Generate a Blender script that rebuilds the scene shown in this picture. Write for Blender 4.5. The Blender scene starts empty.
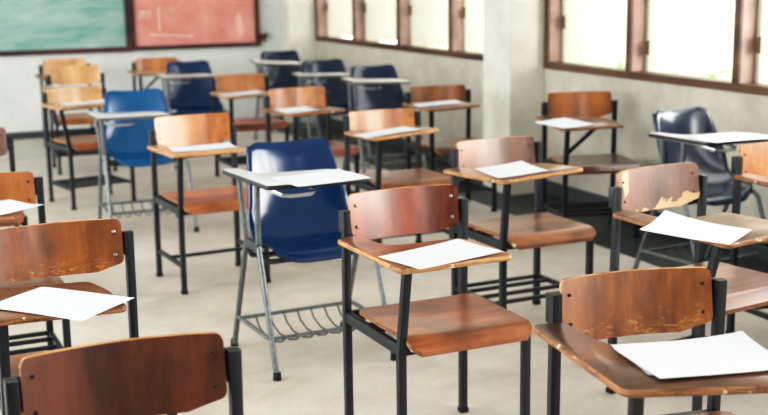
import bpy, bmesh, math, random
from mathutils import Matrix, Vector
random.seed(7)
SC = bpy.context.scene
COL = SC.collection
PI = math.pi

# ------------------------------------------------------------------ helpers
def link(o, parent=None):
    COL.objects.link(o)
    if parent is not None: o.parent = parent
    return o

def empty(name, M, label, cat, group=None):
    o = bpy.data.objects.new(name, None); o.empty_display_size = .1
    link(o); o.matrix_world = M
    o['label'] = label; o['category'] = cat
    if group: o['group'] = group
    return o

def tag(o, label=None, cat=None, group=None, kind=None):
    if label: o['label'] = label
    if cat: o['category'] = cat
    if group: o['group'] = group
    if kind: o['kind'] = kind
    return o

def mesh_from(bm, name, smooth=None):
    me = bpy.data.meshes.new(name)
    bmesh.ops.recalc_face_normals(bm, faces=bm.faces)
    bm.to_mesh(me); bm.free()
    if smooth is not None:
        for p in me.polygons: p.use_smooth = True
        try: me.set_sharp_from_angle(angle=math.radians(smooth))
        except Exception: pass
    return me

def put(name, me, mats, parent=None, M=None):
    """one object on (shared) mesh data; materials sit on the object"""
    o = bpy.data.objects.new(name, me)
    link(o, parent)
    if M is not None: o.matrix_local = M
    mats = mats if isinstance(mats, (list, tuple)) else [mats]
    while len(me.materials) < len(mats): me.materials.append(None)
    for i, m in enumerate(mats):
        o.material_slots[i].link = 'OBJECT'; o.material_slots[i].material = m
    return o

def add_box(bm, lo, hi, bev=0, mi=0):
    x0,y0,z0 = lo; x1,y1,z1 = hi
    t = bmesh.new()
    vs = [t.verts.new(p) for p in ((x0,y0,z0),(x1,y0,z0),(x1,y1,z0),(x0,y1,z0),(x0,y0,z1),(x1,y0,z1),(x1,y1,z1),(x0,y1,z1))]
    for f in ((0,3,2,1),(4,5,6,7),(0,1,5,4),(1,2,6,5),(2,3,7,6),(3,0,4,7)): t.faces.new([vs[i] for i in f]).material_index = mi
    if bev: bmesh.ops.bevel(t, geom=list(t.edges), offset=bev, segments=2, profile=.6, affect='EDGES')
    merge(bm, t)

def merge(bm, t):
    me = bpy.data.meshes.new('tmp'); t.to_mesh(me); t.free(); bm.from_mesh(me); bpy.data.meshes.remove(me)

def add_sweep(bm, pts, prof, cap=True):
    """sweep a 2D profile along a polyline (mitred)"""
    pts = [Vector(p) for p in pts]; rings = []
    d0 = (pts[1]-pts[0]).normalized()
    up = Vector((0,1,0)) if abs(d0.y) < .9 else Vector((1,0,0))
    a = d0.cross(up).normalized(); 
    for i, p in enumerate(pts):
        if i == 0: t = pts[1]-p
        elif i == len(pts)-1: t = p-pts[i-1]
        else: t = (pts[i+1]-p).normalized()+(p-pts[i-1]).normalized()
        t.normalize()
        a = (a - t*a.dot(t)).normalized(); b = t.cross(a)
        k = 1.0
        if 0 < i < len(pts)-1:
            c = t.dot((pts[i+1]-p).normalized()); k = 1/max(c,.5)
        rings.append([bm.verts.new(p + a*u + b*v) for u, v in prof])
    n = len(prof)
    for r, s in zip(rings, rings[1:]):
        for i in range(n): bm.faces.new((r[i], r[(i+1)%n], s[(i+1)%n], s[i]))
    if cap:
        bm.faces.new(rings[0][::-1]); bm.faces.new(rings[-1])

def circ(r, n=10): return [(r*math.cos(2*PI*i/n), r*math.sin(2*PI*i/n)) for i in range(n)]
def rrect(w, h, r=.003):
    out = []
    for cx, cy, a0 in ((w/2-r,h/2-r,0),(-w/2+r,h/2-r,90),(-w/2+r,-h/2+r,180),(w/2-r,-h/2+r,270)):
        for k in (0,45,90): 
            a = math.radians(a0+k); out.append((cx+r*math.cos(a), cy+r*math.sin(a)))
    return out

def round_poly(pts, rads, n=5):
    out = []; N = len(pts)
    for i, p in enumerate(pts):
        p = Vector(p); a = Vector(pts[i-1])-p; b = Vector(pts[(i+1)%N])-p
        r = min(rads[i] if isinstance(rads,(list,tuple)) else rads, a.length*.48, b.length*.48)
        A = p+a.normalized()*r; B = p+b.normalized()*r
        for k in range(n+1):
            t = k/n; out.append((A*(1-t)**2 + p*2*t*(1-t) + B*t*t)[:])
    return out

def add_plate(bm, outline, z0, z1, bev=.003, mi_top=0, mi_edge=1):
    t = bmesh.new(); n = len(outline)
    def ring(z, inset):
        # inset towards the polygon interior
        vs = []
        for i,(x,y) in enumerate(outline):
            p=Vector((x,y)); e1=(p-Vector(outline[i-1])); e2=(Vector(outline[(i+1)%n])-p)
            e1 = e1.normalized() if e1.length>1e-9 else e2.normalized(); e2 = e2.normalized() if e2.length>1e-9 else e1
            nn=Vector((-(e1+e2).y,(e1+e2).x)); nn.normalize()
            vs.append(t.verts.new((x+nn.x*inset*sgn, y+nn.y*inset*sgn, z)))
        return vs
    area = sum(outline[i-1][0]*outline[i][1]-outline[i][0]*outline[i-1][1] for i in range(n))
    sgn = 1 if area>0 else -1
    rs = [ring(z0,bev), ring(z0+bev,0), ring(z1-bev,0), ring(z1,bev)]
    for q,(r,s) in enumerate(zip(rs,rs[1:])):
        for i in range(n): t.faces.new((r[i],r[(i+1)%n],s[(i+1)%n],s[i])).material_index = mi_edge
    t.faces.new(rs[-1]).material_index = mi_top; t.faces.new(rs[0][::-1]).material_index = mi_edge
    merge(bm, t)

# ------------------------------------------------------------------ materials
def srgb(r,g,b):
    f = lambda c: (c/255/12.92 if c/255<=.04045 else ((c/255+.055)/1.055)**2.4)
    return (f(r),f(g),f(b),1)

class NT:
    def __init__(self, name):
        m = bpy.data.materials.new(name); m.use_nodes = True
        self.m = m; self.t = m.node_tree; self.b = self.t.nodes['Principled BSDF']
    def n(self, typ, **kw):
        o = self.t.nodes.new(typ)
        for k,v in kw.items():
            if k.startswith('i_'): o.inputs[k[2:].replace('_',' ')].default_value = v
            else: setattr(o,k,v)
        return o
    def l(self, a, b): self.t.links.new(a, b)
    def coords(self, scale=(1,1,1), rand=True, out='Object'):
        tc = self.n('ShaderNodeTexCoord'); mp = self.n('ShaderNodeMapping'); mp.inputs['Scale'].default_value = scale
        if rand:
            oi = self.n('ShaderNodeObjectInfo'); ml = self.n('ShaderNodeMath', operation='MULTIPLY'); ml.inputs[1].default_value = 37.
            self.l(oi.outputs['Random'], ml.inputs[0])
            ad = self.n('ShaderNodeVectorMath', operation='ADD'); self.l(tc.outputs[out], ad.inputs[0]); self.l(ml.outputs[0], ad.inputs[1])
            self.l(ad.outputs[0], mp.inputs[0])
        else: self.l(tc.outputs[out], mp.inputs[0])
        return mp.outputs[0]
    def noise(self, vec, scale=5, detail=4, rough=.55, dist=0):
        o = self.n('ShaderNodeTexNoise'); o.inputs['Scale'].default_value=scale; o.inputs['Detail'].default_value=detail
        o.inputs['Roughness'].default_value=rough; o.inputs['Distortion'].default_value=dist; self.l(vec,o.inputs['Vector']); return o.outputs['Fac']
    def ramp(self, fac, stops, interp='LINEAR'):
        o = self.n('ShaderNodeValToRGB'); e = o.color_ramp; e.interpolation = interp
        while len(e.elements)<len(stops): e.elements.new(.5)
        for el,(p,c) in zip(e.elements, stops): el.position=p; el.color = c if len(c)==4 else (*c,1)
        self.l(fac,o.inputs[0]); return o.outputs[0]
    def mix(self, fac, a, b, mode='MIX'):
        o = self.n('ShaderNodeMix', data_type='RGBA', blend_type=mode)
        for s,v in ((o.inputs[0],fac),(o.inputs[6],a),(o.inputs[7],b)):
            if isinstance(v,(float,int,tuple)): s.default_value = v
            else: self.l(v,s)
        return o.outputs[2]
    def math(self, op, a, b=0., clamp=False):
        o = self.n('ShaderNodeMath', operation=op, use_clamp=clamp)
        for s,v in ((o.inputs[0],a),(o.inputs[1],b)):
            if isinstance(v,(float,int)): s.default_value=v
            else: self.l(v,s)
        return o.outputs[0]
    def bump(self, h, strength=.2, dist=.002):
        o = self.n('ShaderNodeBump'); o.inputs['Strength'].default_value=strength; o.inputs['Distance'].default_value=dist
        self.l(h,o.inputs['Height']); self.l(o.outputs[0], self.b.inputs['Normal'])
    def set(self, **kw):
        for k,v in kw.items():
            s = self.b.inputs[k.replace('_',' ')]
            if isinstance(v,(float,int,tuple)): s.default_value=v
            else: self.l(v,s)
        return self.m

W0, W1 = 0., 1.
def bw(v): return (v,v,v,1)

def wood(name, light, dark, axis='z', rough=.32, chips=0., scratch=0., chipcol=(188,152,110), coat=.35):
    k = NT(name)
    sc = {'z':(1,1,.09),'x':(.09,1,1),'y':(1,.09,1)}[axis]
    v = k.coords(sc)
    big = k.noise(v, 9, 3, .5, .4); fine = k.noise(v, 70, 3, .6, .2); pat = k.noise(k.coords((1,1,1)), 6, 3, .6)
    f = k.math('ADD', k.math('MULTIPLY', big, .75), k.math('MULTIPLY', fine, .25))
    c = k.ramp(f, [(.36, tuple(c*.8 for c in dark[:3])+(1,)), (.50, tuple((a+b)/2 for a,b in zip(light,dark))), (.63, light)])
    # handling wear: darker and lighter clouds
    c = k.mix(k.ramp(pat,[(.35,bw(0)),(.75,bw(1))]), c, tuple(x*.55 for x in dark[:3])+(1,)) if False else c
    shade = k.ramp(pat,[(.32,(.40,.41,.42,1) if axis=='x' else (.56,.56,.56,1)),(.60,(.84,.85,.85,1))])
    c = k.mix(1., c, shade, 'MULTIPLY')
    r = rough
    if scratch>0:
        sv = k.coords((.35,1,1.)); s1 = k.noise(sv, 60, 6, .8, 1.5)
        tc = k.n('ShaderNodeTexCoord'); sp = k.n('ShaderNodeSeparateXYZ'); k.l(tc.outputs['Object'], sp.inputs[0])
        g = k.math('ADD', k.math('MULTIPLY', k.math('ADD', sp.outputs['Z'], .02), -1.6), k.math('MULTIPLY', sp.outputs['X'], .15))        # more towards the lower edge
        m = k.ramp(k.math('ADD', s1, g), [(.58,bw(0)),(.72,bw(1))])
        c = k.mix(k.math('MULTIPLY', m, scratch*.8), c, srgb(205,150,90))
    if chips>0:
        s1 = k.noise(k.coords((1,1,.8)), 13, 6, .62, .6); s2 = k.noise(k.coords((1,1,.5)), 30, 3, .6, .3)
        tc = k.n('ShaderNodeTexCoord'); sp = k.n('ShaderNodeSeparateXYZ'); k.l(tc.outputs['Object'], sp.inputs[0])
        g = k.math('ADD', k.math('MULTIPLY', k.math('ADD', sp.outputs['Z'], .048), -7.), k.math('MULTIPLY', sp.outputs['X'], .75))
        ds = k.n('ShaderNodeVectorMath', operation='DISTANCE'); sc2 = k.n('ShaderNodeMapping'); sc2.inputs['Scale'].default_value=(1.6,0,.7); k.l(tc.outputs['Object'], sc2.inputs[0]); k.l(sc2.outputs[0], ds.inputs[0]); ds.inputs[1].default_value=(-.155*1.6,0,.045*.7)
        g = k.math('MAXIMUM', g, k.math('ADD', k.math('MULTIPLY', ds.outputs['Value'], -9.), .42))
        m = k.ramp(k.math('ADD', k.math('ADD', s1, k.math('MULTIPLY', s2,.18)), g), [(.70,bw(0)),(.72,bw(1))])
        c = k.mix(m, c, srgb(*chipcol))
    k.bump(fine, .12, .001)
    k.set(Base_Color=c, Roughness=rough, Coat_Weight=coat, Coat_Roughness=.18)
    k.b.inputs['Specular IOR Level'].default_value = .5
    return k.m

def ply_edge(name, a, b, spots=True):
    k = NT(name); v = k.coords((.25,.25,4.)); f = k.noise(v, 60, 2)
    c = k.ramp(f,[(.35,b),(.6,a)])
    if spots:
        s = k.noise(k.coords((1,1,1)), 38, 3, .7); c = k.mix(k.ramp(s,[(.58,bw(0)),(.66,bw(.75))]), c, srgb(70,42,26))
        s = k.noise(k.coords((1,1,1.3)), 24, 2, .6); c = k.mix(k.ramp(s,[(.66,bw(0)),(.70,bw(.8))]), c, srgb(225,205,180))
    return k.set(Base_Color=c, Roughness=.6)

def plain(name, c, rough=.5, metal=0., var=.15, scale=30, coat=0., coatr=.1):
    k = NT(name); f = k.noise(k.coords((1,1,1)), scale, 4)
    col = k.mix(1., c, k.ramp(f,[(.3,bw(1-var)),(.7,bw(1))]), 'MULTIPLY')
    return k.set(Base_Color=col, Roughness=rough, Metallic=metal, Coat_Weight=coat, Coat_Roughness=coatr)

MAT = {}
def m_black():
    k = NT('black_painted_steel'); f = k.noise(k.coords((1,1,1)), 60, 5, .7)
    c = k.ramp(f,[(.3,srgb(10,16,22)),(.62,srgb(20,28,35)),(.80,srgb(60,68,74))])
    return k.set(Base_Color=c, Roughness=.42)
MAT['black'] = m_black()
def m_grey():
    k = NT('worn_grey_steel'); f = k.noise(k.coords((1,1,1)), 45, 5, .7)
    c = k.ramp(f,[(.3,srgb(84,90,92)),(.6,srgb(112,118,119)),(.8,srgb(150,154,152))])
    return k.set(Base_Color=c, Roughness=.38, Metallic=.55)
MAT['grey'] = m_grey()
MAT['dgrey'] = plain('dark_grey_steel', srgb(62,68,72), .45, .4)
MAT['rubber'] = plain('black_rubber', srgb(20,22,24), .8)
MAT['bolt'] = plain('steel_bolt', srgb(150,150,148), .3, .9)
MAT['dbolt'] = plain('dark_bolt', srgb(48,42,38), .5, .4)
MAT['chrome'] = plain('chromed_bracket', srgb(190,195,198), .22, .85)
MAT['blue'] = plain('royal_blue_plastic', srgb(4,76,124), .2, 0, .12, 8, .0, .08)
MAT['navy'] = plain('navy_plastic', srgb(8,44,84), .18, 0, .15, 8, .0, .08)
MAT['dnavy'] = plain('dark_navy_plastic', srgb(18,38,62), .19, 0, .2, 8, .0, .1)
MAT['lam'] = plain('pale_laminate', srgb(208,213,211), .35, 0, .12, 18)
MAT['lam2'] = plain('cream_laminate', srgb(222,219,210), .38, 0, .15, 18)
MAT['bedge'] = plain('black_edge_band', srgb(22,24,26), .45)
MAT['gedge'] = plain('grey_edge_band', srgb(92,88,82), .5)

# wood kinds: (light, dark) of the backrest, the tablet, the seat
HON = (srgb(236,188,134), srgb(216,156,98)); ORG = (srgb(214,146,88), srgb(178,104,54)); AMB = (srgb(172,104,50), srgb(116,62,28))
RED = (srgb(160,80,48), srgb(104,44,28)); DRK = (srgb(118,60,34), srgb(72,34,20)); BRN = (srgb(150,92,52), srgb(98,56,30)); UMB = (srgb(132,88,68), srgb(92,58,44))
WB = {'honey':wood('honey_back',*HON), 'orange':wood('orange_back',*ORG), 'amber':wood('amber_back',*AMB,scratch=.75), 'red':wood('red_back',*RED,rough=.26),
      'dark':wood('mahogany_back',*DRK,rough=.34,coat=.2), 'brown':wood('brown_back',*BRN,scratch=.35), 'amber2':wood('amber_back_clean',*AMB),'peel':wood('peeling_back',*UMB,rough=.5,chips=1.,coat=.1)}
WT = {'tan':wood('tan_tablet',srgb(176,128,84),srgb(128,84,52),'x'), 'redtan':wood('reddish_tablet',srgb(172,108,68),srgb(118,66,40),'x'),
      'umber':wood('umber_tablet',srgb(140,92,60),srgb(84,50,34),'x',scratch=.3), 'grey':wood('grey_tablet',srgb(168,136,104),srgb(112,84,62),'x',rough=.5,coat=.1), 'pale':wood('pale_tablet',srgb(222,186,150),srgb(186,136,96),'x')}
WS = {'red':wood('reddish_seat',srgb(182,112,72),srgb(124,68,42),'x'), 'brown':wood('brown_seat',srgb(158,102,66),srgb(98,58,38),'x'), 'orange':wood('orange_seat',srgb(198,124,80),srgb(150,82,50),'x'),
      'dark':wood('dark_seat',srgb(112,76,54),srgb(70,46,34),'x'), 'flat':wood('flat_red_seat',srgb(176,104,82),srgb(140,76,60),'x')}
EDGE = {'tan':ply_edge('tan_ply_edge',srgb(186,142,96),srgb(136,94,58)), 'brown':ply_edge('brown_ply_edge',srgb(150,104,66),srgb(96,62,40)), 'plain':ply_edge('plain_ply_edge',srgb(200,150,100),srgb(150,98,58),False)}

def m_paper():
    k = NT('white_paper'); tc = k.n('ShaderNodeTexCoord'); sp = k.n('ShaderNodeSeparateXYZ'); k.l(tc.outputs['Generated'], sp.inputs[0])
    rows = k.math('SINE', k.math('MULTIPLY', sp.outputs['Y'], 120.)); words = k.noise(k.coords((60,9,1)), 1.5, 2)
    ink = k.math('MULTIPLY', k.ramp(rows,[(.62,bw(0)),(.7,bw(1))]), k.ramp(words,[(.45,bw(0)),(.52,bw(1))]))
    inx = k.math('MULTIPLY', k.math('GREATER_THAN', sp.outputs['X'], .12), k.math('LESS_THAN', sp.outputs['X'], .86))
    ink = k.math('MULTIPLY', k.math('MULTIPLY', ink, inx), .10)
    return k.set(Base_Color=k.mix(ink, srgb(206,212,218), srgb(90,95,105)), Roughness=.7)
MAT['paper'] = m_paper()

# ------------------------------------------------------------------ shared chair meshes
ME = {}
HB, ZT, ZB = .195, .785, .632
def build_backrest():
    bm = bmesh.new(); n = 30; th = .012; m = 7; rings = {}
    def zt(x):
        d = HB-abs(x); r = .016
        return (ZT - (r - math.sqrt(max(0,r*r-(r-d)**2)) if d<r else 0))
    def zb(x):
        d = HB-abs(x); r=.012; k = .078
        z = ZB + (.026*(k-d)/k if d<k else 0)
        return z + (r - math.sqrt(max(0,r*r-(r-d)**2)) if d<r else 0)
    xs = sorted(set([-HB,-HB+.004,-HB+.009,-HB+.016,HB-.016,HB-.009,HB-.004,HB]+[HB*2*(i/n)-HB for i in range(1,n)]))
    zc = (ZT+ZB)/2
    F=[];B=[]
    for x in xs:
        yc = .033*(1-(x/HB)**2)
        f=[];b=[]
        for j in range(m+1):
            z = zb(x)+(zt(x)-zb(x))*j/m
            y = yc + .15*(z-zc)
            f.append(bm.verts.new((x,y,z-zc))); b.append(bm.verts.new((x,y+th,z-zc)))
        F.append(f);B.append(b)
    for i in range(len(xs)-1):
        for j in range(m):
            bm.faces.new((F[i][j],F[i+1][j],F[i+1][j+1],F[i][j+1])); bm.faces.new((B[i][j],B[i][j+1],B[i+1][j+1],B[i+1][j]))
        for a,b in ((0,0),(m,m)):
            f = bm.faces.new((F[i][a],B[i][a],B[i+1][a],F[i+1][a])); f.material_index = 1
    for i in (0,-1):
        for j in range(m): bm.faces.new((F[i][j],F[i][j+1],B[i][j+1],B[i][j])).material_index = 1
    return mesh_from(bm,'backrest',35), zc
ME['back'], BZ = build_backrest()

def build_seat():
    bm = bmesh.new(); nx, ny = 22, 26; th=.016
    x0 = .207; yr, yf = .135, -.268
    def prof(t):           # t 0 rear .. 1 front -> y,z
        y = yr+(yf-yr)*t; z = 0.
        if y < -.205:
            q = (-.205-y)/.063; z = -.034*q*q
        return y,z
    T=[];B=[]
    for j in range(ny+1):
        t = j/ny; y,z = prof(t)
        hw = x0
        for e,r in ((y-yf,.03),(yr-y,.022)):
            if e<r: hw = min(hw, x0 - r + math.sqrt(max(0,r*r-(r-e)**2)))
        ra=[];rb=[]
        for i in range(nx+1):
            x = hw*(2*i/nx-1); u = x/x0
            d = -.010*(1-u*u)*(1 if t<.8 else (1-t)/.2)*math.sin(PI*min(1,t/.95)*.9+.25)
            ra.append(bm.verts.new((x,y,z+d))); rb.append(bm.verts.new((x,y+(.004 if t>.9 else 0),z+d-th)))
        T.append(ra);B.append(rb)
    for j in range(ny):
        for i in range(nx):
            bm.faces.new((T[j][i],T[j+1][i],T[j+1][i+1],T[j][i+1])); bm.faces.new((B[j][i],B[j][i+1],B[j+1][i+1],B[j+1][i]))
        for i in (0,nx): bm.faces.new((T[j][i],B[j][i],B[j+1][i],T[j+1][i])).material_index = 1
    for j in (0,ny):
        for i in range(nx): bm.faces.new((T[j][i],T[j][i+1],B[j][i+1],B[j][i])).material_index = 1 if j==0 else 0
    return mesh_from(bm,'seat',40)
ME['seat'] = build_seat()

TAB_W = round_poly([(-.291,.14),(-.205,.146),(-.203,.02),(-.178,-.05),(-.13,-.062),(.035,-.082),(.058,-.2),(.06,-.372),(-.287,-.338)],
                   [.022,.022,.03,.03,.03,.03,.03,.022,.028])
def tabmesh(outline, th, name):
    bm = bmesh.new(); add_plate(bm, outline, -th, 0, .003); return mesh_from(bm,name,50)
ME['tab'] = tabmesh(TAB_W, .016, 'tablet')
TAB_B = round_poly([(-.312,.106),(-.245,.108),(-.238,.0),(-.205,-.058),(.045,-.10),(.085,-.2),(.082,-.362),(-.318,-.288)], [.02,.02,.04,.04,.03,.03,.02,.02])
ME['tabB'] = tabmesh(TAB_B, .017, 'tablet_plastic')

SQ = rrect(.025,.025)
def sweep_me(name, paths, prof, smooth=35):
    bm = bmesh.new()
    for p in paths: add_sweep(bm, p, prof)
    return mesh_from(bm, name, smooth)
PX, PY = .213, .191
ME['legFR'] = sweep_me('leg_fr',[[(PX,-.197,0),(PX,-.197,.42)]],SQ)
for s,nm in ((-1,'legRL'),(1,'legRR')):
    ME[nm] = sweep_me(nm,[[(s*PX,.204,0),(s*PX,.204,.42),(s*PX,PY+.006,.748)]],SQ)
def build_frame():
    bm = bmesh.new(); R = rrect(.022,.03); z=.4
    for s in (-1,1): add_box(bm,(s*PX-.010,-.19,z-.017),(s*PX+.010,.2,z+.017),.002)
    for y in (-.197,.05,.20): add_box(bm,(-PX+.008,y-.010,z-.017),(PX-.008,y+.010,z+.017 if y!=.05 else z+.014),.002)
    return mesh_from(bm,'seat_frame',35)
ME['sframe'] = build_frame()
def build_rack(ys, front):
    bm = bmesh.new(); z=.135
    for s in (-1,1): add_box(bm,(s*PX-.009,-.19,z-.010),(s*PX+.009,.2,z+.010),.002)
    for y in ys: add_box(bm,(-PX+.005,y-.008,z-.008),(PX-.005,y+.008,z+.008),.002)
    return mesh_from(bm,'rack',35)
ME['rack3'] = build_rack((-.11,.0,.11,.196),0); ME['rack1'] = build_rack((0.02,),0)
def build_mount(s):
    bm = bmesh.new()
    add_box(bm,(min(s*.165,s*.2255),.222,.675),(max(s*.165,s*.2255),.228,.745),.001); add_box(bm,(s*.213-.0125,.205,.675),(s*.213+.0125,.224,.745),.001)
    return mesh_from(bm,'mount',35)
ME['mount'] = [build_mount(-1), build_mount(1)]
def build_tabsup():
    bm = bmesh.new()
    add_box(bm,(-.24,-.262,-.030),(.01,-.242,-.0165),.002); add_box(bm,(-.242,-.26,-.030),(-.222,.13,-.0165),.002)
    return mesh_from(bm,'tablet_rail',35)
ME['tabsup'] = build_tabsup()
ME['brace'] = sweep_me('brace',[[(-.217,-.215,.50),(-.06,-.262,.655)]],rrect(.02,.02))
def build_bolt():
    bm = bmesh.new(); bmesh.ops.create_uvsphere(bm,u_segments=10,v_segments=6,radius=.0065,matrix=Matrix.Diagonal((1,.55,1,1)))
    return mesh_from(bm,'bolt',60)
ME['bolt'] = build_bolt()
def build_cap(w):
    bm = bmesh.new(); add_box(bm,(-w/2,-w/2,0),(w/2,w/2,.018),.002); return mesh_from(bm,'foot_cap',35)
ME['cap'] = build_cap(.029)

# plastic chair
def build_shell():
    P = [(.240,.818,.142),(.232,.832,.162),(.222,.829,.172),(.212,.802,.177),(.202,.75,.183),(.188,.68,.192),(.168,.62,.204),(.142,.56,.213),(.112,.51,.218),(.075,.475,.219),(.035,.455,.218),
         (-.01,.448,.215),(-.04,.445,.211),(-.07,.443,.206),(-.095,.438,.200),(-.115,.428,.194),(-.126,.414,.187),(-.130,.400,.18)]
    bm = bmesh.new(); n=20; rows=[]
    for k,(y,z,hw) in enumerate(P):
        row=[]
        back = max(0,min(1,(z-.47)/.15))
        ss = [-1.0,-1.0]+[2*i/n-1 for i in range(n+1)]+[1.0,1.0]
        for i,s in enumerate(ss):
            x = hw*s; a=abs(s)
            low = max(0,min(1,(.80-z)/.25)); yy = y - back*(.035+.05*low)*a**2.2 + back*.012
            zz = z + (1-back)*(.030*a**3.5) - (.014*(1-a*a) if k<4 else 0)
            if k<3 : zz -= .0
            if k<4 : zz -= .018*max(0,(a-.80)/.20)**2
            if k>13: yy += .012*(k-13)*max(0,(a-.5)/.5)**2
            # rolled flange at both side edges
            fl = max(0,1-max(0,k-12)/3.)
            if i in (0,len(ss)-1): x*=1.012; yy += back*.022; zz -= (1-back)*.022*fl
            if i in (1,len(ss)-2): x*=1.018; yy += back*.008; zz -= (1-back)*.007*fl
            row.append(bm.verts.new((x,yy,zz)))
        rows.append(row)
    for r,s in zip(rows,rows[1:]):
        for i in range(len(r)-1): bm.faces.new((r[i],r[i+1],s[i+1],s[i]))
    bmesh.ops.recalc_face_normals(bm, faces=bm.faces)
    bmesh.ops.solidify(bm, geom=list(bm.faces), thickness=.006)
    me = mesh_from(bm,'seat_shell'); 
    for p in me.polygons: p.use_smooth=True
    return me
ME['shell'] = build_shell()
TB = circ(.0115,12); XK = .240
ME['bFL'] = sweep_me('b_fl',[[(-.246,-.228,.0),(-.243,-.085,.43),(-.241,-.062,.485)]],TB)
ME['bRL'] = sweep_me('b_rl',[[(-.246,.25,.0),(-.243,.085,.43),(-.241,.062,.485)]],TB)
ME['bFR'] = sweep_me('b_fr',[[(.246,-.228,.0),(.243,-.085,.40),(.232,-.065,.425),(.20,-.06,.428)]],TB)
ME['bRR'] = sweep_me('b_rr',[[(.246,.25,.0),(.243,.085,.40),(.232,.065,.425),(.20,.06,.428)]],TB)
def build_gusset():
    bm = bmesh.new(); add_box(bm,(-.252,-.075,.455),(-.230,.075,.492),.005); return mesh_from(bm,'gusset',40)
ME['gusset'] = build_gusset()
def build_under():
    bm = bmesh.new()
    for y in (-.06,.06): add_sweep(bm,[(-.241,y,.46),(-.225,y,.420),(-.19,y,.413),(.19,y,.413),(.21,y,.424)],circ(.011,10))
    return mesh_from(bm,'cross_tubes',40)
ME['under'] = build_under()
def build_brack():
    bm = bmesh.new(); r = circ(.005,8)
    add_sweep(bm,[(-.245,.165,.14),(.245,.165,.14)],circ(.008,10)); add_sweep(bm,[(-.245,-.165,.14),(.245,-.165,.14)],circ(.008,10))
    for s in (-1,1): add_sweep(bm,[(s*.245,-.18,.14),(s*.245,.2,.14)],circ(.009,10))
    return mesh_from(bm,'book_rack',40)
ME['brack'] = build_brack()
ME['wire'] = sweep_me('rack_wire',[[(0,.165,.0),(0,.13,-.035),(0,.06,-.055),(0,-.05,-.050),(0,-.12,-.03),(0,-.165,.0)]],circ(.0038,6))
def build_loop():
    bm = bmesh.new(); pr = rrect(.016,.006,.002)
    pts = [(-.262,-.17,-.022),(-.262,-.22,-.036),(-.245,-.262,-.046),(-.21,-.275,-.049),(-.13,-.278,-.049),(-.105,-.255,-.046),(-.10,-.2,-.036),(-.10,-.15,-.022)]
    add_sweep(bm, pts, pr); add_box(bm,(-.275,-.22,-.028),(-.245,.09,-.0175),.002)
    return mesh_from(bm,'tablet_bracket',40)
ME['loop'] = build_loop()
def build_foot():
    bm = bmesh.new(); bmesh.ops.create_cone(bm,cap_ends=True,segments=14,radius1=.0165,radius2=.0145,depth=.03,matrix=Matrix.Translation((0,0,.015)))
    return mesh_from(bm,'foot',40)
ME['foot'] = build_foot()

# ------------------------------------------------------------------ chairs
def tab_matrix(tz, adj):
    dz,tx,ty,tw = adj
    # the tablet turns about the arm end (-.25,0), sits at tz and tilts a little
    R = Matrix.Translation((-.25,0,0)) @ Matrix.Rotation(tw,4,'Z') @ Matrix.Translation((.25,0,0))
    T = Matrix.Translation((-.1,-.1,tz+dz)) @ Matrix.Rotation(ty,4,'X') @ Matrix.Rotation(-tx,4,'Y') @ Matrix.Translation((.1,.1,0))
    return T @ R
def chair_matrix(x,y,a): return Matrix.Translation((x,y,0)) @ Matrix.Rotation(a,4,'Z')
TZW, TZB = .687, .736

def wood_tablet(sh):
    k = 'tab%.3f'%sh
    if k not in ME: ME[k] = tabmesh([(x+sh*(y+.33)/.46, y) for x,y in TAB_W], .016, 'tablet')
    return ME[k]
SHEAR = {'C1':.014,'W2':.026,'W5':.026,'W3':-.026,'W15':-.014,'W7':-.012,'W8':.02}
SLANT = {'W9a':(-.262,-.30)}
TSHIFT = {'C1':(.014,.02),'W12':(-.06,0)}
RACK0 = ('C1',)
BRIGHT = ('C1','W13')
def wood_chair(key, par, label, back, tab, seat, edge, rack='rack3', brace=False, bolts=True, sedge=None):
    x,y,a,dz,tx,ty,tw,bz = par
    r = empty('wooden_tablet_chair', chair_matrix(x,y,a), label, 'chair', 'wooden tablet-arm chairs')
    b = put('backrest', ME['back'], [WB[back], EDGE['plain']], r, Matrix.Translation((0,.2,BZ+bz)))
    if bolts:
        for sx in (-1,1):
            for sz in (-.032,.036):
                xx = sx*.172; put('bolt', ME['bolt'], MAT['bolt'] if key in BRIGHT else MAT['dbolt'], b, Matrix.Translation((xx, .033*(1-(xx/HB)**2)+.15*sz-.002, sz+.004)) @ Matrix.Scale(1 if key in BRIGHT else .68,4))
    t = put('writing_tablet', wood_tablet(SHEAR.get(key,0)), [WT[tab], EDGE[edge]], r, tab_matrix(TZW,(dz,tx,ty,tw)) @ Matrix.Translation((*TSHIFT.get(key,(0,0)),0)))
    put('tablet_rail', ME['tabsup'], MAT['black'], t)
    put('seat', ME['seat'], [WS[seat], EDGE['brown'] if sedge is None else EDGE[sedge]], r, Matrix.Translation((0,0,.442)))
    sx_,sy_ = SLANT.get(key,(-.226,-.262))
    top = tab_matrix(TZW,(dz,tx,ty,tw)) @ Vector((sx_,sy_,-.015))
    me = sweep_me('leg_front',[[(-PX,-.197,0),(-PX,-.197,.40),top]],SQ)
    ME['legFL'] = me
    for k,fx,fy in (('legFL',-PX,-.197),('legFR',PX,-.197),('legRL',-PX,.204),('legRR',PX,.204)):
        l = put('leg', ME[k], MAT['black'], r); put('foot_cap', ME['cap'], MAT['rubber'], l, Matrix.Translation((fx,fy,0)))
    for m in ME['mount']: put('backrest_bracket', m, MAT['black'], r)
    put('seat_frame', ME['sframe'], MAT['black'], r)
    if key not in RACK0: put('book_rack', ME[rack], MAT['black'], r)
    if brace: put('tablet_brace', ME['brace'], MAT['black'], r)
    return r

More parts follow.
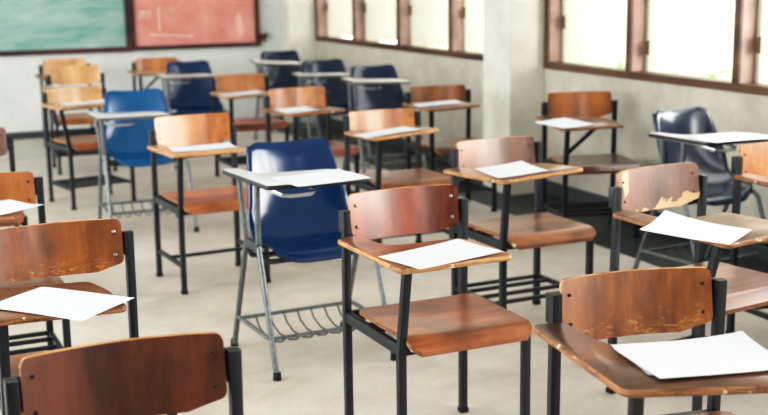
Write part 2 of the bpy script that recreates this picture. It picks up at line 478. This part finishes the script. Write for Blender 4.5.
def plastic_chair(par, label, shell, lam, edge):
    x,y,a,dz,tx,ty,tw,bz = par
    r = empty('plastic_tablet_chair', chair_matrix(x,y,a), label, 'chair', 'plastic tablet-arm chairs')
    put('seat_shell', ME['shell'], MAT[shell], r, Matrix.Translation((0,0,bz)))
    t = put('writing_tablet', ME['tabB'], [MAT[lam], MAT[edge]], r, tab_matrix(TZB,(dz,tx,ty,tw)))
    put('tablet_bracket', ME['loop'], MAT['chrome'], t)
    for k,fx,fy in (('bFL',-.246,-.228),('bFR',.246,-.228),('bRL',-.246,.25),('bRR',.246,.25)):
        l = put('leg', ME[k], MAT['grey'], r); put('rubber_foot', ME['foot'], MAT['rubber'], l, Matrix.Translation((fx,fy,0)))
    for y0,q in ((-.062,(-.252,-.075)),(.062,(-.256,.066))):
        tp = tab_matrix(TZB,(dz,tx,ty,tw)) @ Vector((*q,-.017)); put('tablet_post', sweep_me('tablet_post',[[(-.241,y0,.48),(tp.x,tp.y,tp.z-.02),tp]],TB), MAT['grey'], r)
    put('gusset', ME['gusset'], MAT['dgrey'], r); put('under_frame', ME['under'], MAT['dgrey'], r)
    k = put('book_rack', ME['brack'], MAT['grey'], r)
    for i in range(7): put('wire', ME['wire'], MAT['dgrey'], k, Matrix.Translation((-.18+.06*i,0,.14)))
    return r

PW = {"C1": [1.533, 3.212, 0.0318, -0.0091, 0.031, -0.0121, 0.0119, 0.0098], "W2": [1.438, 5.59, 0.0784, 0.0029, 0.0128, -0.0336, 0.0065, 0.0205], "W3": [2.454, 4.275, 0.0455, 0.0133, 0.0803, -0.0442, -0.0411, -0.0126], "W4": [3.697, 5.659, -0.2425, -0.0086, 0.0434, 0.041, 0.0062, 0.0155], "W5": [2.494, 5.655, 0.0241, 0.0111, 0.0791, -0.0508, -0.0164, -0.0208], "W6": [3.312, 6.682, -0.053, 0.0123, 0.0402, -0.0226, -0.0646, -0.0069], "W7": [2.47, 6.956, 0.0893, 0.0023, 0.0423, -0.0113, -0.0016, 0.0008], "W8": [2.519, 8.467, 0.0425, -0.0233, 0.0453, -0.0102, -0.0241, -0.0171], "W9a": [1.251, 8.028, 0.2281, 0.0067, 0.0292, -0.0311, -0.1153, -0.019], "W9b": [1.434, 9.514, -0.0289, -0.0079, 0.0123, -0.016, -0.0968, 0.0274], "W9c": [1.541, 10.78, 0.0362, -0.0101, 0.0158, -0.0203, -0.0735, 0.0099], "W10": [2.337, 10.643, -0.0433, -0.0032, 0.0053, -0.0065, -0.0165, -0.0058], "W11": [0.333, 5.71, -0.0059, 0.0, 0.0, 0.0, 0.0, 0.0029], "W12": [0.308, 4.349, 0.0291, 0.0123, 0.0219, -0.0264, 0.1426, -0.016], "W13": [0.423, 3.198, 0.0415, -0.0048, -0.007, 0.0117, 0.0439, 0.0006], "W14": [0.383, 1.98, -0.0022, 0.0, 0.0, 0.0, 0.0, -0.004], "W15": [1.57, 2.03, -0.1401, 0.0115, -0.0203, -0.0186, -0.0578, -0.0106], "W16": [2.548, 3.197, 0.1653, -0.0185, 0.0245, 0.0602, 0.0679, 0.0102], "W17": [3.347, 3.526, -0.0027, 0.0, 0.0, 0.0, 0.0, 0.0015]}
PB = {"B1": [1.492, 4.251, 0.0596, 0.018, -0.0048, 0.0231, 0.1092, 0.0088], "B2": [1.404, 6.979, -0.0112, -0.0157, 0.0074, -0.0057, 0.0474, -0.0002], "B3": [2.34, 9.382, 0.0266, 0.0033, 0.0103, 0.0007, -0.0475, -0.0012], "B4": [3.41, 10.283, -0.0627, 0.015, -0.0289, 0.0345, -0.0775, -0.0], "B5": [3.348, 8.929, -0.0342, -0.002, -0.0052, -0.0139, -0.1209, -0.0052], "B6": [3.401, 7.971, -0.0168, 0.019, -0.0145, 0.0109, -0.0923, 0.0058], "B7": [3.622, 4.506, 0.1201, -0.0012, 0.0016, -0.0016, -0.0019, -0.0048]}
WOODEN = [
 ('C1','reddish wooden tablet chair in the middle, just in front of the nearest blue plastic chair','red','redtan','red','tan','rack3',False),
 ('W2','pale orange wooden tablet chair standing between the two bright blue plastic chairs','orange','pale','orange','tan','rack1',False),
 ('W3','brown wooden tablet chair with wide polished seat, directly behind the reddish middle chair','brown','tan','brown','tan','rack3',False),
 ('W4','brown wooden chair with braced tablet and overhanging sheet, under the window by the pillar','amber2','umber','dark','brown','rack3',True),
 ('W5','orange-brown wooden chair whose tablet end tilts up, behind the nearest blue plastic chair','orange','tan','brown','tan','rack3',False),
 ('W6','small brown wooden tablet chair beside the side wall, in front of the pillar','amber2','umber','dark','brown','rack3',False),
 ('W7','orange wooden tablet chair in front of the dark navy chairs along the side wall','orange','redtan','flat','brown','rack3',False),
 ('W8','orange wooden tablet chair with dull red seat, right beside the seat-showing blue chair','orange','pale','flat','tan','rack3',False),
 ('W9a','honey wooden tablet chair, frontmost of the three lined up below the green chalkboard','honey','pale','orange','tan','rack3',False),
 ('W9b','honey wooden tablet chair, middle one of the three lined up below the green chalkboard','honey','pale','orange','tan','rack3',False),
 ('W9c','pale honey wooden chair, rearmost of the three lined up below the green chalkboard','honey','redtan','orange','brown','rack3',False),
 ('W10','small orange wooden chair with braced tablet, below the red board','orange','pale','orange','tan','rack3',True),
 ('W11','wooden chair at the left edge, only backrest corner and black post showing','dark','umber','red','brown','rack3',False),
 ('W12','brown wooden chair at the left edge with a curled sheet on its thick worn tablet','amber2','umber','brown','brown','rack3',False),
 ('W13','amber wooden chair with scratched backrest, its white sheet jutting past the tablet','amber','umber','brown','brown','rack3',False),
 ('W14','dark mahogany wooden chair in the bottom left corner, closest to the camera','dark','umber','brown','brown','rack3',False),
 ('W15','brown wooden chair in the bottom right corner with two loose sheets on its scuffed tablet','amber','umber','brown','brown','rack3',False),
 ('W16','wooden chair with peeling varnish on its backrest, beside the dark plastic chair','peel','grey','brown','brown','rack3',False),
 ('W17','orange wooden chair cut off by the right edge, behind the peeling one','orange','redtan','red','brown','rack3',False),
]
for k,lab,*rest in WOODEN:
    back,tab,seat,edge,rack,brace = rest
    wood_chair(k, PW[k], lab, back, tab, seat, edge, rack, brace, bolts=True)
PLASTIC = [
 ('B1','large navy blue plastic chair with pale tablet and wire rack, nearest of the plastic chairs','navy','lam','bedge'),
 ('B2','bright royal blue plastic chair with grey legs, in front of the three honey chairs','blue','lam','gedge'),
 ('B3','dark blue plastic chair below the red board, its wide dark seat in view','navy','lam2','gedge'),
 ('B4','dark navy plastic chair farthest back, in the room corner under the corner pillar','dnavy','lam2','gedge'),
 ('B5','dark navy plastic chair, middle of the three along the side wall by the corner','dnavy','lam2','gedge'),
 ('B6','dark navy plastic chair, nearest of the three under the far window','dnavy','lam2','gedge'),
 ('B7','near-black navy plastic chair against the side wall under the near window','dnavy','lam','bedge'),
]
for k,*rest in PLASTIC: plastic_chair(PB[k], *rest)

# ------------------------------------------------------------------ papers
def build_paper(seed, curl):
    rnd = random.Random(seed); bm = bmesh.new(); nx,ny=10,14; w,h=.21,.297; V=[]
    c0,c1,c2 = curl
    for j in range(ny+1):
        r=[]
        for i in range(nx+1):
            u,v=2*i/nx-1,2*j/ny-1
            z = c2*max(0,u*c0+v*c1-.3)**2 + .0015*math.sin(3*u+seed)*math.cos(2*v)+.002
            r.append(bm.verts.new((u*w/2,v*h/2,z)))
        V.append(r)
    for j in range(ny):
        for i in range(nx): bm.faces.new((V[j][i],V[j][i+1],V[j+1][i+1],V[j+1][i]))
    return mesh_from(bm,'paper_sheet',60)
PAPERS = [
 ('C1',-.099,-.228,.16,False,(.6,-.8,.004),'white sheet on the tablet of the reddish middle chair'),
 ('W2',-.085,-.171,-.18,False,(.6,-.8,.003),'white sheet on the pale tablet of the orange chair between the blue chairs'),
 ('W3',-.154,-.157,-.2,True,(.8,.6,.004),'white sheet on the tan tablet of the brown chair behind the reddish one'),
 ('W4',-.22,-.197,.29,True,(-.6,-.8,.004),'white sheet jutting past the tablet of the chair under the near window'),
 ('W5',-.165,-.205,-.03,False,(.6,-.8,.003),'white sheet on the up-tilted tablet behind the nearest blue chair'),
 ('W6',-.141,-.123,-.11,False,(.6,-.8,.003),'white sheet on the brown tablet in front of the pillar'),
 ('W7',-.18,-.158,-.08,True,(.6,-.8,.003),'white sheet on the tablet in front of the dark navy chairs'),
 ('W8',-.145,-.289+.06,-.05,False,(.6,-.8,.003),'white sheet on the tablet beside the rear blue chair'),
 ('W9a',-.083,-.193,-.12,False,(.6,-.8,.003),'white sheet on the frontmost honey chair below the chalkboard'),
 ('W9b',-.1,-.15,.1,False,(.6,-.8,.003),'white sheet on the middle honey chair below the chalkboard'),
 ('W12',.02,-.15,.28,True,(.5,-.9,.012),'curled white sheet on the worn tablet at the left edge'),
 ('W13',-.072,-.266,.70,True,(.3,-.95,.004),'white sheet jutting over the tablet end behind the mahogany backrest'),
 ('W15',-.062,-.18,-.10,False,(.6,-.8,.014),'lower of the two sheets on the scuffed tablet in the bottom right corner'),
 ('W15',-.066,-.205,-.02,False,(.6,-.8,.014),'upper of the two sheets on the scuffed tablet in the bottom right corner'),
 ('W16',-.225,-.174,.38,True,(.7,.7,.016),'white sheet on the grey tablet of the chair with peeling backrest'),
 ('B1',-.064,-.248,.12,False,(.6,-.8,.003),'white sheet on the pale tablet of the nearest blue plastic chair'),
 ('B7',-.15,-.25,-.16,False,(.6,-.8,.003),'white sheet on the tablet of the near-black plastic chair'),
]
seen = {}
for i,(k,lx,ly,a,up,curl,lab) in enumerate(PAPERS):
    plastic = k[0]=='B'; par = (PB if plastic else PW)[k]; tz = TZB if plastic else TZW
    x,y,ca,dz,tx,ty,tw,bz = par
    n = seen.get(k,0); seen[k]=n+1
    z = tz+dz+tx*(lx+.1)+ty*(ly+.1)+.0012+.004*n
    M = chair_matrix(x,y,ca) @ Matrix.Translation((lx,ly,z)) @ Matrix.Rotation(ty,4,'X') @ Matrix.Rotation(-tx,4,'Y') @ Matrix.Rotation(a if up else a+PI/2,4,'Z')
    o = put('paper_sheet', build_paper(i,curl), MAT['paper']); o.matrix_world = M
    tag(o, lab, 'paper', 'paper sheets on the tablets')

# ------------------------------------------------------------------ room
XW, YB, XL, YF, H = 4.13, 11.70, -4.2, -6.0, 3.3
def m_floor():
    k = NT('worn_concrete_floor'); v = k.coords((1,1,1),False)
    a = k.noise(v,.9,4,.6); b = k.noise(v,5,6,.65,.4); c = k.noise(v,60,3,.6)
    f = k.math('ADD', k.math('MULTIPLY',a,.5), k.math('ADD', k.math('MULTIPLY',b,.35), k.math('MULTIPLY',c,.15)))
    col = k.ramp(f,[(.33,srgb(156,149,138)),(.5,srgb(189,182,171)),(.66,srgb(210,204,195))])
    sp = k.noise(k.coords((1,1,1),False),22,3,.7); col = k.mix(k.ramp(sp,[(.68,bw(0)),(.76,bw(.35))]), col, srgb(120,112,100))
    k.bump(c,.05,.002)
    return k.set(Base_Color=col, Roughness=.42)
def m_wall(name, a, b, stains=.5):
    k = NT(name); v = k.coords((1,1,1),False)
    f = k.math('ADD',k.math('MULTIPLY',k.noise(v,1.1,4,.6),.6),k.math('MULTIPLY',k.noise(v,7,5,.65),.4))
    col = k.ramp(f,[(.35,b),(.6,a)])
    if stains:
        s = k.noise(v,16,4,.6,.5); col = k.mix(k.ramp(s,[(.70,bw(0)),(.76,bw(stains))]), col, srgb(92,90,82))
        s = k.noise(k.coords((1,1,.6),False),3.3,3,.5,.5); col = k.mix(k.ramp(s,[(.68,bw(0)),(.72,bw(.4*stains))]), col, srgb(200,185,150))
    k.bump(k.noise(v,40,4),.08,.003)
    return k.set(Base_Color=col, Roughness=.75)
MAT['floor'] = m_floor()
MAT['wall'] = m_wall('aged_plaster', srgb(186,181,168), srgb(156,153,142),.7)
MAT['pillar'] = m_wall('pillar_plaster', srgb(214,211,201), srgb(184,181,170),.6)
MAT['wallb'] = m_wall('white_plaster', srgb(214,217,214), srgb(196,201,199),.15)
MAT['ceil'] = plain('white_ceiling', srgb(225,225,220), .8)
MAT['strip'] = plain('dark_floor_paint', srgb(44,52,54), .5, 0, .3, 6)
MAT['base'] = plain('dark_baseboard_paint', srgb(58,66,68), .6, 0, .2, 8)
MAT['frame'] = wood('brown_window_frame', srgb(104,70,50), srgb(70,44,32),'y',rough=.5,coat=.1)
MAT['jamb'] = wood('lit_mullion_side', srgb(190,160,148), srgb(160,126,112),'z',rough=.6,coat=0.)  # mullion sides painted paler than the fronts: outdoor light put into the colour
MAT['shut'] = plain('cream_shutter_paint', srgb(196,192,176), .6, 0, .06, 4)
MAT['hinge'] = plain('rusty_hinge', srgb(96,76,58), .6, .4)

def struct(name, boxes, mat, parent=None, bev=0):
    bm = bmesh.new()
    for lo,hi in boxes: add_box(bm,lo,hi,bev)
    o = put(name, mesh_from(bm,name), mat, parent)
    if parent is None: o['kind']='structure'
    return o
struct('floor',[((XL,YF,-.1),(XW+.12,YB+.12,0))],MAT['floor'])
struct('ceiling',[((XL,YF,H),(XW+.12,YB+.12,H+.1))],MAT['ceil'])
struct('wall_back',[((XL,YB,0),(XW+.12,YB+.12,H))],MAT['wallb'])
ZS, ZH = .856, 2.15
W2a, W2b = -1.80, 6.90      # near window opening
W1a, W1b = 7.28, 11.43     # far window opening
struct('wall_left',[((XL-.12,YF,0),(XL,YB,.9)),((XL-.12,YF,2.9),(XL,YB,H)),((XL-.12,YF,.9),(XL,-3,2.9)),((XL-.12,10,.9),(XL,YB,2.9)),((XL-.12,3.2,.9),(XL,3.6,2.9))],MAT['wallb'])
struct('wall_front',[((XL,YF-.12,0),(XW+.12,YF,H))],MAT['wallb'])
struct('wall_right',[((XW,YF,0),(XW+.12,YB,ZS)),((XW,YF,ZH),(XW+.12,YB,H)),((XW,YF,ZS),(XW+.12,W2a,ZH)),((XW,W2b,ZS),(XW+.12,W1a,ZH)),((XW,W1b,ZS),(XW+.12,YB,ZH))],MAT['wall'])
struct('pillar_middle',[((3.862,W2b,0),(XW-.001,W1a,H))],MAT['pillar'],bev=.004)
struct('pillar_corner',[((3.84,W1b,0),(XW-.001,YB-.001,H))],MAT['pillar'],bev=.004)
struct('baseboard_back',[((XL,YB-.012,0),(3.84,YB-.0005,.07))],MAT['base'])
struct('baseboard_right',[((XW-.012,YF,0),(XW-.0005,W2b,.10)),((XW-.012,W1a,0),(XW-.0005,W1b,.10))],MAT['base'])
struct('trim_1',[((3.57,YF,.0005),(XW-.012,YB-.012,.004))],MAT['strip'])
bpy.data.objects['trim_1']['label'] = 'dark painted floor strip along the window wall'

def window(name, y0, y1, mulls, leaves):
    r = bpy.data.objects.new(name,None); link(r); r['kind']='structure'
    struct('sill_rail',[((XW-.012,y0,ZS),(XW+.11,y1,ZS+.045))],MAT['frame'],r,.003)
    struct('head_rail',[((XW-.012,y0,ZH-.05),(XW+.11,y1,ZH))],MAT['frame'],r,.003)
    for y in mulls:
        bm = bmesh.new(); add_box(bm,(XW-.010,y-.026,ZS+.045),(XW+.004,y+.026,ZH-.05),.002,0); add_box(bm,(XW+.004,y-.026,ZS+.045),(XW+.10,y+.026,ZH-.05),.002,1)
        put('mullion',mesh_from(bm,'mullion'),[MAT['frame'],MAT['jamb']],r)
    for y,ang,w,hz in leaves:     # casement shutters opened outward; hinge on the far jamb
        M = Matrix.Translation((XW+.092,y,0)) @ Matrix.Rotation(ang,4,'Z')
        bm = bmesh.new(); t=.046; zb,zt = .885,2.10; st=.085
        add_box(bm,(.01,-t/2,zb),(.01+st,t/2,zt),.003); add_box(bm,(w-st,-t/2,zb),(w,t/2,zt),.003)
        add_box(bm,(.01+st,-t/2,zb),(w-st,t/2,zb+.13),.003); add_box(bm,(.01+st,-t/2,zt-.12),(w-st,t/2,zt),.003)
        add_box(bm,(.01+st-.002,-.007,zb+.128),(w-st+.002,.007,zt-.118))
        s = put('shutter',mesh_from(bm,'shutter',35),MAT['shut'],r,M)
        for z in hz:
            bm = bmesh.new(); add_box(bm,(-.014,-t/2-.008,z-.04),(.012,-t/2-.001,z+.04),.002); add_sweep(bm,[(0,-t/2-.008,z-.045),(0,-t/2-.008,z+.045)],circ(.007,8))
            put('hinge',mesh_from(bm,'hinge',40),MAT['hinge'],s)
    return r
window('window_1', W1a, W1b, [W1b-.026,10.375,9.345,8.33,W1a+.026], [(W1b-.06,.05,.60,(1.2,1.85)),(10.345,.05,.66,(1.2,1.85)),(9.315,.03,.66,(1.2,1.85)),(8.30,.03,.66,(1.2,1.85))])
window('window_2', W2a, W2b, [W2b-.026,5.925,4.955,3.985,3.015,2.045,1.075,.105,-.865,W2a+.026], [(W2b-.06,.0,.68,(1.165,1.85)),(5.895,.0,.70,(1.04,1.85)),(4.925,.0,.70,(1.1,1.85)),(3.955,.0,.7,(1.1,1.85))])

# boards
def m_green():
    k = NT('chalky_green_board'); v = k.coords((.28,1,1.3),False); a = k.noise(v,6,7,.74,.6); b = k.noise(k.coords((.5,1,1),False),1.6,3,.6)
    f = k.math('ADD',k.math('MULTIPLY',a,.6),k.math('MULTIPLY',b,.4))
    c = k.ramp(f,[(.32,srgb(52,128,108)),(.43,srgb(112,156,145)),(.54,srgb(148,176,168)),(.68,srgb(182,198,193))])
    return k.set(Base_Color=c, Roughness=.75)
def m_redboard():
    k = NT('faded_red_board'); v = k.coords((1,1,1),False); a = k.noise(v,2.2,5,.65,.4)
    c = k.ramp(a,[(.35,srgb(200,124,112)),(.55,srgb(212,148,137)),(.7,srgb(222,172,162))])
    s = k.noise(k.coords((1,1,.7),False),3.4,4,.6,1.); c = k.mix(k.ramp(s,[(.62,bw(0)),(.72,bw(.5))]), c, srgb(244,222,205))
    return k.set(Base_Color=c, Roughness=.7)
MAT['green']=m_green(); MAT['redb']=m_redboard(); MAT['bframe'] = wood('maroon_board_frame', srgb(92,52,50), srgb(58,30,30),'x',rough=.5,coat=.1)
MAT['chalk'] = plain('chalk_stroke', srgb(246,236,226), .9)
def board(name, label, cat, x0, x1, z0, z1, mat, fw):
    M = Matrix.Translation(((x0+x1)/2, YB-.001, z0)); w=(x1-x0)/2; h=z1-z0
    r = empty(name, M, label, cat)
    bm=bmesh.new(); add_box(bm,(-w+.01,-.022,.01),(w-.01,0,h-.01)); put('writing_surface',mesh_from(bm,'ws'),mat,r)
    bm=bmesh.new(); f=fw
    add_box(bm,(-w,-.04,0),(w,0,f),.003); add_box(bm,(-w,-.04,h-f),(w,0,h),.003); add_box(bm,(-w,-.04,f),(-w+f,0,h-f),.003); add_box(bm,(w-f,-.04,f),(w,0,h-f),.003)
    put('frame',mesh_from(bm,'fr'),MAT['bframe'],r)
    return r
g = board('chalkboard','green chalkboard covered in chalk smears in a maroon frame on the back wall','chalkboard',-.35,2.285,.80,2.05,MAT['green'],.05)
rb = board('notice_board','faded red board with chalk marks in a maroon frame beside the green chalkboard','board',2.287,3.60,.808,2.05,MAT['redb'],.042)
# chalk marks on the red board: small m-like letters and thin strokes
bm=bmesh.new(); cr=circ(.0045,5)
def stroke(pts): add_sweep(bm,[(x,-.024,z) for x,z in pts],cr)
ox = -.62+.06
stroke([(ox,.30),(ox,.37),(ox+.012,.385),(ox+.03,.375),(ox+.032,.31)]); stroke([(ox+.032,.36),(ox+.045,.385),(ox+.06,.375),(ox+.062,.31)]); stroke([(ox+.09,.39),(ox+.10,.35),(ox+.088,.31)])
stroke([(ox+.19,.42),(ox+.185,.26),(ox+.195,.18)]); stroke([(ox+.08,.155),(ox+.3,.135),(ox+.52,.12)])
put('chalk_mark',mesh_from(bm,'chalk'),MAT['chalk'],rb)
# worn plug / clip on the frame's corner
bm=bmesh.new(); add_box(bm,(-.025,-.06,-.03),(.03,0,.03),.008); bmesh.ops.create_uvsphere(bm,u_segments=10,v_segments=6,radius=.026,matrix=Matrix.Translation((.035,-.03,.02)))
bmesh.ops.create_uvsphere(bm,u_segments=10,v_segments=6,radius=.02,matrix=Matrix.Translation((.02,-.04,-.03)))
o = put('wall_hook',mesh_from(bm,'hook',40),MAT['hinge']); o.matrix_world = Matrix.Translation((3.63,YB,.90)); tag(o,'small dark knob on the wall at the red board lower corner','hook')

# outside: ground and hedge
struct('ground',[((XW+.13,-6,-.4),(40,30,-.3))],plain('grass_ground',srgb(150,155,125),.9,0,.3,4))
def hedge():
    bm=bmesh.new(); rnd=random.Random(3)
    for i in range(5200):
        p=Vector((7.6+rnd.uniform(-.5,.5), rnd.uniform(0,15), -.3+rnd.random()**.8*1.25))
        s=rnd.uniform(.05,.10); R=Matrix.Rotation(rnd.uniform(0,6.28),3,'Z')@Matrix.Rotation(rnd.uniform(-1.2,1.2),3,'X')
        vs=[bm.verts.new(p+R@Vector(q)*s) for q in ((-.5,0,0),(0,-.3,.1),(.6,0,0),(0,.3,.1))]; bm.faces.new(vs)
    k=NT('hedge_leaves'); f=k.noise(k.coords((1,1,1),False),5,3); 
    k.set(Base_Color=k.ramp(f,[(.35,srgb(92,130,60)),(.65,srgb(170,190,110))]),Roughness=.6)
    o=put('hedge',mesh_from(bm,'hedge'),k.m); tag(o,'sunlit green hedge outside below the open shutters','hedge',None,'stuff')
hedge()

# ------------------------------------------------------------------ light
def area(name, loc, target, sx, sy, power, col):
    l = bpy.data.lights.new(name,'AREA'); l.shape='RECTANGLE'; l.size=sx; l.size_y=sy; l.energy=power; l.color=col
    o = bpy.data.objects.new(name,l); link(o); o.location=loc
    o.rotation_euler = (Vector(target)-Vector(loc)).to_track_quat('-Z','Y').to_euler(); return o
area('left_window_daylight', (-4.0,6.2,1.9), (1.5,8.0,.2), 9.0, 1.8, 300, (.95,.98,1))
area('front_fill', (3.7,-4.6,2.2), (2.4,7,.9), 1.2, 1.8, 45, (1,.98,.94))  # unseen fill lamp added inside the room to brighten pillar faces and backrests
area('window_daylight', (6.8,.4,2.0), (0,.4,1.6), 8.5, 2.2, 850, (1,.96,.90))
w = bpy.data.worlds.new('sky'); SC.world = w; w.use_nodes=True
bg = w.node_tree.nodes['Background']; bg.inputs[0].default_value=(.98,.99,1,1); bg.inputs[1].default_value=4.2

# ------------------------------------------------------------------ camera
TH, PITCH, ROLL, HC, F = .40188784, .1927418, -.01471724, 1.4682033, 1172.126
c = bpy.data.cameras.new('camera'); co = bpy.data.objects.new('camera',c); link(co)
fw = Vector((math.sin(TH)*math.cos(PITCH), math.cos(TH)*math.cos(PITCH), -math.sin(PITCH)))
rt = Vector((math.cos(TH), -math.sin(TH), 0)); up = rt.cross(fw)
rt2 = rt*math.cos(ROLL)+up*math.sin(ROLL); up2 = -rt*math.sin(ROLL)+up*math.cos(ROLL)
co.matrix_world = Matrix(((rt2.x,up2.x,-fw.x,0),(rt2.y,up2.y,-fw.y,0),(rt2.z,up2.z,-fw.z,HC),(0,0,0,1)))
c.sensor_width=36; c.lens=F/768*36; c.clip_start=.05
c.dof.use_dof=True; c.dof.focus_distance=3.1; c.dof.aperture_fstop=3.4
SC.camera=co
SC.view_settings.view_transform='Standard'; SC.view_settings.exposure=0.35
SC.view_settings.use_curve_mapping = True
cm = SC.view_settings.curve_mapping; cm.use_clip = True; cm.clip_max_x = 2.5; cm.clip_max_y = 1.0
cu = cm.curves[3]
cu.points[-1].location = (2.4,1.0)
for x,y in ((.03,.016),(.12,.098),(.35,.365),(.62,.63),(1.1,.84)): cu.points.new(x,y)
cm.update()
